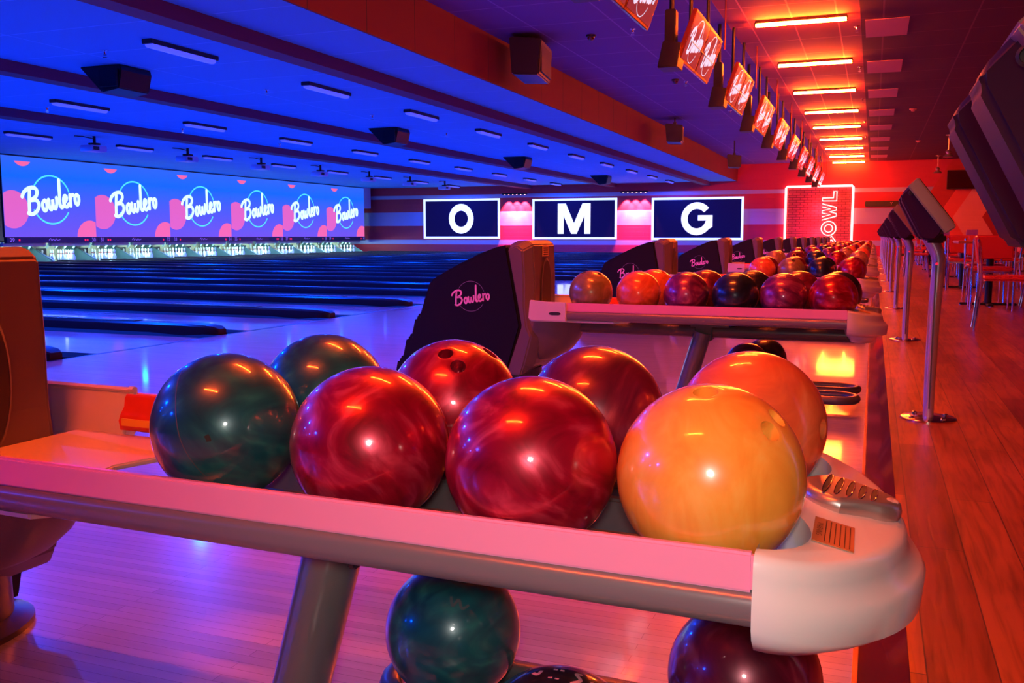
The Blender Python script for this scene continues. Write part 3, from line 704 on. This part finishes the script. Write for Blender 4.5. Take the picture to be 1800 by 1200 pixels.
# ------------------------------------------------------------------ bowler consoles on poles
def console():
    t = empty('console_stand', (.255, 0, 0), None, 'scoring console', 'scoring consoles on poles')
    b_ = MB().lathe([(.118, 0), (.118, .006), (.112, .010), (.03, .012)], n=36).build('base_plate', M['steel'], t, smooth=40)
    for a in (.6, 2.2, 3.8, 5.4):
        MB().lathe([(.011, .010), (.011, .016), (.006, .018)], c=(.09*math.cos(a), .09*math.sin(a), 0), n=10).build('bolt', M['chrome'], b_, smooth=40)
    pts = [(0, 0, .01), (0, 0, .2), (.003, 0, .45), (.010, 0, .66), (.008, 0, .72), (-.012, 0, .77), (-.04, 0, .82)]
    MB().tube(catmull(pts, 3), [.022+.010*min(1, i/18) for i in range(19)], 20).build('pole', M['alu'], t, smooth=True)
    MB().box(-.003, .003, -.036, -.030, .05, .70).build('pole_groove', M['greyd'], t)
    MB().lathe([(.006, 0), (.006, .004)], c=(.0, 0, 0), n=10).build('indicator_button', M['reddot'], t).matrix_local = Matrix.Translation((.002, -.034, .69)) @ Matrix.Rotation(PI/2, 4, 'X')
    MB().box(-.05, .03, -.10, .10, .78, .82).build('head_bracket', M['consd'], t, bevel=.01)
    for yc in (-.172, .172):
        hs = [(-.160, .965), (-.157, .985), (-.115, 1.030), (.010, .850), (-.005, .812), (-.02, .795), (-.055, .790), (-.075, .800), (-.09, .83)]
        hw = [.062, .064, .128, .128, .11, .095, .085, .075, .068]
        hd = MB().loft([[(u, yc+q*w_, v) for (u, v), w_ in zip(hs, hw)] for q in (-1, 1)]).build('console_head', M['consd'], t, smooth=38, bevel=.009, seg=3)
        bz = [(-.137, 1.012), (-.100, 1.047), (.052, .850), (.048, .842), (.012, .818)]
        fb = MB().prism(bz, lambda u, v, w_: (u, w_, v), yc-.137, yc+.137).build('screen_bezel', M['consb'], hd, bevel=.008, seg=3)
        n_ = Vector((.197, 0, .152)).normalized()
        MB().face and None
        sm = MB(); o0 = Vector((-.094, 0, 1.043))+n_*.0015; o1 = Vector((.044, 0, .864))+n_*.0015
        sm.face([(o0.x, yc-.12, o0.z), (o0.x, yc+.12, o0.z), (o1.x, yc+.12, o1.z), (o1.x, yc-.12, o1.z)])
        sm.build('touch_screen', M['consk'], fb)
        MB().lathe([(.011, 0), (.008, .003), (.005, -.004)], n=14).build('side_knob', M['slot'], hd, smooth=True).matrix_local = Matrix.Translation((-.122, yc-.116, .985)) @ Matrix.Rotation(PI/2, 4, 'X')
    return t
cs0 = console()
for j in range(NR):
    y = 1.345 if j == 0 else 4.49+S*(j-1)
    lab = 'two-headed scoring console %s' % ('at the upper right corner, closest to the camera' if j == 0 else 'on a silver pole with a round base, %s behind the cropped one' % NTH[j-1])
    if j == 0: cs0.location = (.255, y, 0); cs0['label'] = lab
    else: dup(cs0, (.257, y, 0), lab)

# ------------------------------------------------------------------ overhead monitors
def monitor():
    t = empty('overhead_monitor', (-1.9, 0, 3.28), None, 'monitor', 'monitors hanging over the approach')
    tx = -.19; H_ = .53
    for s_ in (0, 1):
        y0 = .0+.93*s_; y1 = y0+.91
        P = lambda u, v, w_: (tx*v/H_*1.0 + w_*.94, y0+u, -v + w_*-.34)
        f = MB().loft([[P(0, 0, -.05), P(.91, 0, -.05), P(.91, H_, -.05), P(0, H_, -.05)], [P(0, 0, 0), P(.91, 0, 0), P(.91, H_, 0), P(0, H_, 0)]]).build('monitor_case', M['tvframe'], t, bevel=.006)
        sc_ = MB().poly([(.03, .03), (.88, .03), (.88, H_-.03), (.03, H_-.03)], lambda u, v, w_: P(u, v, .002)).build('monitor_screen', M['tvface'], f)
        wordmark(lambda u, v, w_: P(.45+u, H_/2-v*1.05, .004), .21, .18).build('script_logo', M['logob'], sc_)
        ring(lambda u, v, w_: P(.45+u, H_/2-v, .003), .225, .009, M['logob'], sc_)
    for y in (.35, 1.5):
        MB().cyl((-.14, y, -.3), (-.14, y, .56), .022, n=12).build('hanging_pole', M['blackm'], t, smooth=True)
    MB().box(-.19, -.10, .2, 1.7, -.30, -.22).build('mounting_bar', M['blackm'], t)
    MB().box(-.36, -.24, -.02, .14, -.35, .02).build('mounting_box', M['blackm'], t, bevel=.01)
    MB().cyl((-.30, .06, 0), (-.30, .06, .56), .028, n=12).build('hanging_pole', M['blackm'], t, smooth=True)
    sp = MB(); sp.prism([(-.42, -.62), (-.20, -.62), (-.16, -.36), (-.36, -.33)], lambda u, v, w_: (u, w_, v), -.10, .22); sp.build('speaker_box', M['black'], t, bevel=.008)
    MB().cyl((.02, 1.86, -.1), (.02, 1.86, .56), .010, n=8).build('cable_rod', M['tvframe'], t)
    return t
mo0 = monitor()
for j in range(10):
    lab = 'pair of hanging monitors showing a script logo, %s' % ('cut off by the top edge' if j == 0 else '%s in the row from the camera' % NTH[j])
    if j == 0: mo0.location = (-1.9, 7.18, 3.28); mo0['label'] = lab
    else: dup(mo0, (-1.9, 7.18+3.4*j, 3.28), lab)

# ------------------------------------------------------------------ red tube lights over the approach
def redlamp():
    t = empty('tube_light', (-1.085, 0, ZC), None, 'tube light', 'red tube lights on the ceiling')
    MB().box(-.62, .62, -.03, .03, -.04, 0).build('batten', M['fixt'], t, bevel=.006)
    MB().cyl((-.61, 0, -.065), (.61, 0, -.065), .027, n=12).build('glowing_tube', M['redt'], t, smooth=True)
    MB().cyl((-.55, .10, -.02), (.55, .10, -.02), .008, n=8).build('tube_reflection', M['redt_refl'], t, smooth=True)  # glowing line added for the tube's reflection on the ceiling
    for s_ in (-1, 1): MB().box(s_*.615-.015, s_*.615+.015, -.02, .02, -.085, -.02).build('end_cap', M['fixt'], t, bevel=.004)
    return t
rl0 = redlamp(); ys = [-.5]+[14.05-3.62*k for k in (3, 2, 1)] + [14.05+3.40*k for k in range(8)] + [40.9]
for j, y in enumerate(ys):
    lab = 'glowing red-orange tube light on the ceiling, %s in the row seen' % NTH[j-4] if j >= 4 else 'red-orange tube light on the ceiling above the camera view'
    if j == 0: rl0.location.y = y; rl0['label'] = lab
    else: dup(rl0, (-1.085, y, ZC), lab)

# ------------------------------------------------------------------ blue lights over the lanes
def bluelamp():
    t = empty('black_light', (0, 0, ZL), None, 'ceiling light', 'blue black lights above the lanes')
    MB().box(-.075, .075, -.62, .62, -.055, 0).build('housing', M['fixt'], t, bevel=.006)
    m = MB(); pr = [(-.06, -.055), (-.05, -.085), (-.02, -.10), (.02, -.10), (.05, -.085), (.06, -.055)]
    m.loft([[(u, y, v) for u, v in pr] for y in (-.58, .58)]); m.build('diffuser', M['bluet'], t, smooth=50)
    light('SPOT', (0, 0, -.17), P_BLUE, BLUE, .065, parent=t, name='black_light_glow', spot_size=math.radians(170), spot_blend=.4)
    return t
bl0 = None
for r_, x in enumerate((-8.2, -13.3, -18.3)):
    for k in range(-4, 10):
        y = 9.75+3.35*k
        if y > 40: continue
        seen = [0, -1, -3][r_]*-0+0
        q = k if r_ == 0 else (k-1 if r_ == 1 else k-2)
        rown = ['nearest', 'middle', 'farthest'][r_]
        lab = 'blue ceiling light over the lanes, %s along the %s row of lights' % (NTH[k+4] if k < 9 else 'last', rown)
        if bl0 is None: bl0 = bluelamp(); bl0.location = (x, y, ZL); bl0['label'] = lab
        else: dup(bl0, (x, y, ZL), lab)

# ------------------------------------------------------------------ speakers, projectors, sprinklers
def speaker(w_, d_, h_, loc, label, rz=0, pole=0):
    t = empty('ceiling_speaker', loc, label, 'speaker', 'black speakers under the ceiling', rz)
    c = MB().prism([(-d_*.5, 0), (d_*.5, -.05), (d_*.42, -h_), (-d_*.42, -h_+.02)], lambda u, v, q: (u, q, v), -w_/2, w_/2).build('speaker_cabinet', M['black'], t, bevel=.02)
    MB().box(d_*.44, d_*.49, -w_*.42, w_*.42, -h_*.9, -h_*.18).build('speaker_grille', M['slot'], t)
    MB().box(-.04, .04, -.09, .09, -.01, .05).build('mounting_bracket', M['blackm'], t)
    MB().cyl((0, 0, .0), (0, 0, max(pole, .08)), .02, n=10).build('hanging_pole', M['blackm'], t)
    return t
speaker(.95, .50, .58, (-5.08, 14.0, 3.80), 'big black speaker on the red fascia, nearest the camera', .15, .06)
speaker(.75, .45, .48, (-4.95, 24.6, 3.68), 'black speaker on the red fascia, second from the camera', .15, .17)
speaker(.60, .45, .42, (-4.3, 31.0, 3.40), 'black speaker hanging on a long thin pole from the ceiling', .15, .45)
for k, y in enumerate((10.6, 18.6, 26.6, 35.8)):
    t = empty('beam_speaker', (-9.95, y, ZL), 'black wedge speaker beneath the maroon lane beam, %s from the left' % NTH[k], 'speaker', 'wedge speakers under the lane ceiling')
    MB().prism([(-.50, 0), (.22, 0), (.24, -.08), (.18, -.32), (-.12, -.36)], lambda u, v, q: (u, q, v), -.30, .30).build('speaker_cabinet', M['black'], t, bevel=.015)
    MB().box(-.1, .2, -.36, -.325, -.3, -.06).build('mounting_bracket', M['blackm'], t)
def projector():
    t = empty('projector', (0, 0, ZL), None, 'projector', 'projectors aimed at the screens')
    MB().cyl((0, 0, -.22), (0, 0, 0), .035, n=12).build('hanging_pole', M['blackm'], t, smooth=True)
    MB().box(-.10, .10, -.10, .10, -.20, -.16).build('mount_plate', M['blackm'], t, bevel=.01)
    b_ = MB().box(-.22, .16, -.24, .24, -.36, -.22).build('projector_body', M['projw'], t, bevel=.02)
    MB().box(.155, .166, -.20, -.02, -.33, -.25).build('vent_panel', M['slot'], b_)
    MB().tube([(0, -.02, -.06), (.02, -.35, -.04), (.02, -.6, -.05)], .012, 8).build('power_cable', M['blackm'], t)
    MB().cyl((-.22, .1, -.29), (-.26, .1, -.29), .045, n=16).build('lens', M['slot'], b_)
    return t
pj0 = projector()
for k in range(7):
    y = 17.4+3.24*k; lab = 'white projector hanging before the screens, %s from the left' % NTH[k]
    if k == 0: pj0.location = (-17.3, y, ZL); pj0['label'] = lab
    else: dup(pj0, (-17.3, y, ZL), lab)
def sprinkler():
    t = empty('sprinkler', (0, 0, 0), None, 'sprinkler', 'ceiling sprinkler heads')
    MB().lathe([(.045, 0), (.045, -.008), (.016, -.02), (.012, -.05), (.022, -.055), (.022, -.06)], n=14).build('sprinkler_head', M['chrome'], t, smooth=40)
    MB().cyl((0, 0, -.085), (0, 0, -.09), .028, n=12).build('deflector', M['chrome'], t)
    return t
sp0 = sprinkler(); i = 0
for lst, z, what in (([(-9.2, 9.5), (-9.2, 12.9), (-9.2, 16.3), (-9.2, 19.7), (-14.2, 13.2), (-14.2, 16.8), (-14.2, 20.4), (-19.2, 19.0), (-19.2, 22.5)], ZL, 'lane'),
                     ([(-3.45, 13.9), (-3.6, 18.9), (-3.4, 23.6), (-.36, 14.9), (-.36, 18.4), (-.36, 22.6), (-.36, 27), (-.36, 31)], ZC, 'approach'),):
    for k, (x, y) in enumerate(lst):
        lab = 'small chrome sprinkler head on the %s ceiling, %s of its rows counted from the camera' % (what, NTH[k])
        if i == 0: sp0.location = (x, y, z); sp0['label'] = lab
        else: dup(sp0, (x, y, z), lab)
        i += 1
for k, (x, y) in enumerate(((-4.15, 14.1), (-3.75, 18.6))):
    t = empty('dome_camera', (x, y, ZC), 'small black dome camera on the purple ceiling, %s the viewer' % ['nearer', 'farther from'][k], 'camera', 'dome cameras')
    MB().lathe([(.075, 0), (.075, -.03), (.06, -.035)], n=20).build('camera_base', M['black'], t, smooth=40)
    MB().lathe([(.055, -.03), (.05, -.06), (.03, -.082), (.001, -.09)], n=20).build('dome', M['tvoff'], t, smooth=True)
for k, (x, y) in enumerate(((.75, 24.8), (1.2, 33))):
    t = empty('smoke_detector', (x, y, ZC-.01), 'small round smoke detector on the dark ceiling, %s' % ['nearer one', 'farther one'][k], 'smoke detector', 'smoke detectors')
    MB().lathe([(.085, 0), (.085, -.02), (.06, -.03)], n=20).build('detector_base', M['ceil_panel'], t, smooth=40)
    MB().lathe([(.05, -.03), (.04, -.06), (.001, -.062)], n=20).build('detector_cap', M['ceil_panel'], t, smooth=40)
def pendant(x, y, label):  # sprinkler dropped on a rod from the dark ceiling
    t = empty('pendant_sprinkler', (x, y, ZC-.01), label, 'pendant sprinkler', 'pendant sprinklers from the dark ceiling')
    MB().lathe([(.10, 0), (.10, -.02), (.02, -.04)], n=16).build('canopy_plate', M['silver'], t, smooth=40)
    MB().cyl((0, 0, -.03), (0, 0, -.5), .018, n=8).build('drop_rod', M['silver'], t)
    MB().lathe([(.03, -.44), (.09, -.50), (.05, -.56), (.13, -.62), (.15, -.66)], n=16).build('stacked_head', M['silver'], t, smooth=40)
pendant(2.0, 31.5, 'pendant sprinkler with a stacked head under the dark ceiling, nearer of two')
pendant(2.15, 39.3, 'pendant sprinkler with a stacked head under the dark ceiling, beside the wall')

# ------------------------------------------------------------------ end wall: signs, wash lamps, neon
WY = YB-.02
def sign(xc_, w_, z0, z1, kind, label):
    t = empty('letter_sign', (xc_, WY, 0), label, 'sign', 'framed letter signs on the end wall')
    MB().box(-w_/2, w_/2, -.06, 0, z0, z1).build('sign_face', M['navy'], t)
    b_ = .075
    fr = MB(); 
    for a in ((-w_/2-.02, w_/2+.02, z1-b_, z1+.02), (-w_/2-.02, w_/2+.02, z0-.02, z0+b_), (-w_/2-.02, -w_/2+b_, z0+b_, z1-b_), (w_/2-b_, w_/2+.02, z0+b_, z1-b_)):
        fr.box(a[0], a[1], -.10, -.061, a[2], a[3])
    fr.build('lit_border', M['signf'], t)
    zc = (z0+z1)/2; g = MB(); y0, y1 = -.085, -.061
    fn = lambda u, v, q: (u, q, zc+v)
    if kind == 'O':
        n = 40
        for i in range(n):
            a, c = 2*PI*i/n, 2*PI*(i+1)/n
            g.face([fn(rr*math.cos(t_)*.98, rr*math.sin(t_)*1.07, y0) for rr, t_ in ((.36, a), (.66, a), (.66, c), (.36, c))])
    elif kind == 'M':
        for poly in ([(-.78, -.68), (-.50, -.68), (-.50, .70), (-.78, .70)], [(.50, -.68), (.78, -.68), (.78, .70), (.50, .70)],
                     [(-.50, .70), (-.50, .15), (-.13, -.68), (0, -.68), (0, -.20), (-.40, .70)], [(.50, .70), (.40, .70), (0, -.20), (0, -.68), (.13, -.68), (.50, .15)]):
            g.prism(poly, fn, y0, y1)
    else:
        n = 36; a0, a1 = math.radians(40), math.radians(360-12)
        for i in range(n):
            a, c = a0+(a1-a0)*i/n, a0+(a1-a0)*(i+1)/n
            g.face([fn(rr*math.cos(t_), rr*math.sin(t_)*1.05, y0) for rr, t_ in ((.40, a), (.68, a), (.68, c), (.40, c))])
        g.prism([(.05, -.08), (.68, -.08), (.68, .15), (.05, .15)], fn, y0, y1)
        g.prism([(.42, -.50), (.68, -.36), (.68, -.08), (.42, -.08)], fn, y0, y1)
    g.build('letter', M['signw'], t)
    light('AREA', (0, -.3, zc), 26, (.15, .3, 1), parent=t, name='sign_glow', rot=(-PI/2, 0, 0), size=1.0) if False else None
sign(-18.5, 3.95, .70, 2.55, 'O', 'framed blue sign with a white letter O, left of the three')
sign(-12.85, 4.0, .68, 2.49, 'M', 'framed blue sign with a white letter M, between the two pink-lit wall patches')
sign(-7.25, 3.95, .65, 2.46, 'G', 'framed blue sign with a white letter G, nearest the red neon')
for k, x in enumerate((-15.68, -10.0)):
    t = empty('wall_washer', (x, WY, 2.72), 'pink wall washer lamp between %s' % ['the O and M signs', 'the M and G signs'][k], 'wall light', 'pink wall washer lamps')
    MB().box(-.62, .62, -.34, -.24, .0, .07).build('lamp_bar', M['blackm'], t, bevel=.01)
    MB().box(-.04, .04, -.26, 0, .02, .06).build('bracket', M['blackm'], t)
    l_ = MB()
    for q in range(6): l_.cyl((-.5+.2*q, -.28, .0), (-.5+.2*q, -.28, -.012), .03, n=10)
    l_.build('lamp_lens', M['washm'], t)
    for q in (-.4, 0, .4): light('SPOT', (q, -.27, -.02), 1000, (1, .16, .22), .02, rot=(math.radians(14), 0, 0), parent=t, name='washer_beam', spot_size=math.radians(64), spot_blend=.5)
# red neon frame with the word BOWL reading upwards
t = empty('neon_sign', (-2.2, WY, 0), 'red neon framed brick panel with vertical neon word BOWL', 'neon sign')
MB().box(-1.33, 1.33, -.05, 0, 0, 2.86).build('brick_panel', M['brick'], t)
fr = MB(); zt = 2.86
fr.tube([(-1.33, -.09, .0), (-1.33, -.09, zt-.05), (-1.28, -.09, zt), (1.28, -.09, zt), (1.33, -.09, zt-.05), (1.33, -.09, .0)], .045, 8); fr.build('neon_border', M['neonred'], t, smooth=True)
def rot_letter(strokes, zc, sc_):
    g = MB()
    for s_ in strokes: g.tube([(.42-(v-.5)*sc_*1.0, -.10, zc+(u-.5)*sc_) for u, v in s_], .022, 6)
    return g
circ = lambda cx, cy, rx, ry, a0=0, a1=360, n=20: [(cx+rx*math.cos(math.radians(a0+(a1-a0)*i/n)), cy+ry*math.sin(math.radians(a0+(a1-a0)*i/n))) for i in range(n+1)]
LTR = {'L': [[(.2, 1), (.2, .0), (.9, .0), (.9, .22), (.42, .22), (.42, 1), (.2, 1)]],
       'W': [[(-.1, 1), (.18, 0), (.38, 0), (.5, .5), (.62, 0), (.82, 0), (1.1, 1)], [(.13, 1), (.29, .4), (.42, 1), (.58, 1), (.71, .4), (.87, 1)]],
       'O': [circ(.5, .5, .52, .52), circ(.5, .5, .28, .28)],
       'B': [[(.05, 0), (.05, 1), (.6, 1), (.9, .78), (.7, .52), (.95, .26), (.6, 0), (.05, 0)], circ(.48, .75, .14, .1), circ(.5, .27, .16, .11)]}
for ch, zc in (('B', .55), ('O', 1.12), ('W', 1.80), ('L', 2.42)):
    rot_letter(LTR[ch], zc, .56).build('neon_letter', M['neonred'], t, smooth=True)
light('POINT', (0, -.5, 1.9), 60, (1, .04, .10), .0, parent=t, name='neon_glow'); light('POINT', (0, -.5, .9), 60, (1, .04, .10), .0, parent=t, name='neon_glow')
t = empty('wall_heater', (.35, WY, 2.1), 'long black bar with a pale Y mark on the end wall beside the neon', 'wall unit')
MB().box(-.75, .75, -.14, 0, -.10, .12).build('heater_case', M['black'], t, bevel=.02)
text('Y', .16, M['ink2'], t, Matrix.Translation((.25, -.142, .01)) @ Matrix.Rotation(PI/2, 4, 'X'), 'mark')
t = empty('wall_television', (3.25, WY-.35, 3.02), 'dark wall television hanging high on the chevron wall', 'television')
MB().box(-.66, .66, -.04, .04, -.38, .36).build('television_case', M['black'], t, bevel=.01)
MB().box(-.63, .63, -.043, -.040, -.35, .33).build('television_screen', M['tvoff'], t)
MB().cyl((0, .04, 0), (0, .35, 0), .03, n=10).build('wall_arm', M['blackm'], t)

# ------------------------------------------------------------------ dining tables and chairs
def chair():
    t = empty('diner_chair', (0, 0, 0), None, 'chair', 'red diner chairs around the tables')
    m = MB().box(-.20, .20, -.19, .21, .43, .475).build('seat', M['chairr'], t, bevel=.016, seg=3)
    rk = Matrix.Translation((0, -.21, .56)) @ Matrix.Rotation(math.radians(8), 4, 'X')
    MB().box(-.185, .185, -.018, .022, .0, .26, rk).build('backrest', M['chairr'], t, bevel=.016, seg=3)
    for s_ in (-1, 1):
        MB().tube(catmull([(s_*.205, -.235, 0), (s_*.205, -.21, .25), (s_*.205, -.20, .45), (s_*.205, -.235, .78)], 4), .012, 8).build('leg', M['chrome'], t, smooth=True)
        MB().tube(catmull([(s_*.20, .235, 0), (s_*.20, .20, .25), (s_*.19, .17, .42)], 4), .012, 8).build('leg', M['chrome'], t, smooth=True)
    for q in (-.175, .175): MB().box(-.195, .195, q-.005, q+.005, .405, .43).build('seat_rail', M['chrome'], t)
    return t
def table():
    t = empty('dining_table', (0, 0, 0), None, 'table', 'dining tables on the concourse')
    MB().box(-.38, .38, -.38, .38, .725, .755).build('table_top', M['tabtop'], t, bevel=.01)
    MB().cyl((0, 0, .03), (0, 0, .725), .04, n=16).build('pedestal', M['blackm'], t, smooth=True)
    MB().box(-.30, .30, -.03, .03, .008, .035).build('base_bar', M['blackm'], t, bevel=.006)
    MB().box(-.03, .03, -.30, .30, .008, .035).build('base_bar', M['blackm'], t, bevel=.006)
    for a, b_ in ((-.28, 0), (.28, 0), (0, -.28), (0, .28)): MB().cyl((a, b_, 0), (a, b_, .012), .02, n=8).build('glide_foot', M['chrome'], t)
    return t
ch0, tb0 = chair(), table(); fc = ft = True; tn = 0
TAB = [(1.60, 9.0), (1.27, 12.15), (1.30, 16.1), (1.35, 20.2), (1.4, 24.3), (1.45, 28.5), (1.5, 33.0), (3.0, 24.0), (3.1, 28.2), (3.2, 32.6)]
for x, y in TAB:
    lab = 'square dining table on a black pedestal, %s beyond the consoles' % (NTH[tn] if tn < 7 else ['eighth, set farther right,', 'ninth, set farther right,', 'tenth, set farther right,'][tn-7])
    if ft: tb0.location = (x, y, 0); tb0['label'] = lab; ft = False
    else: dup(tb0, (x, y, 0), lab)
    for q, (dx, dy, rz) in enumerate(((-.05, -.58, 0), (.02, .60, PI), (-.52, .02, -PI/2), (.56, -.05, PI/2))):
        side = ['on its near side', 'on its far side', 'on its left side', 'on its right side'][q]
        if tn == 0 and q in (0,): dx = .05
        if tn in (1, 2) and q == 2: continue
        jx, jr = random.uniform(-.03, .03), random.uniform(-.12, .12)
        lab = 'red diner chair with chrome legs, %s table in the row, %s' % (NTH[tn], side)
        if fc: ch0.location = (x+dx, y+dy, 0); ch0.rotation_euler.z = rz; ch0['label'] = lab; fc = False
        else: dup(ch0, (x+dx+jx, y+dy, 0), lab, rot=(0, 0, rz+jr))
    tn += 1
t = empty('table_menu', (1.30, 20.0, .755), 'small purple menu card standing on a dining table', 'menu card')
MB().prism([(-.05, 0), (.05, 0), (.006, .17), (-.006, .17)], lambda u, v, q: (q, u, v), -.06, .06).build('menu_card', M['purple'], t)
t = empty('table_menu', (1.42, 16.2, .755), 'wider purple menu card on a dining table, right of the other card', 'menu card')
MB().prism([(-.05, 0), (.05, 0), (.006, .15), (-.006, .15)], lambda u, v, q: (q, u, v), -.08, .08).build('menu_card', M['purple'], t)
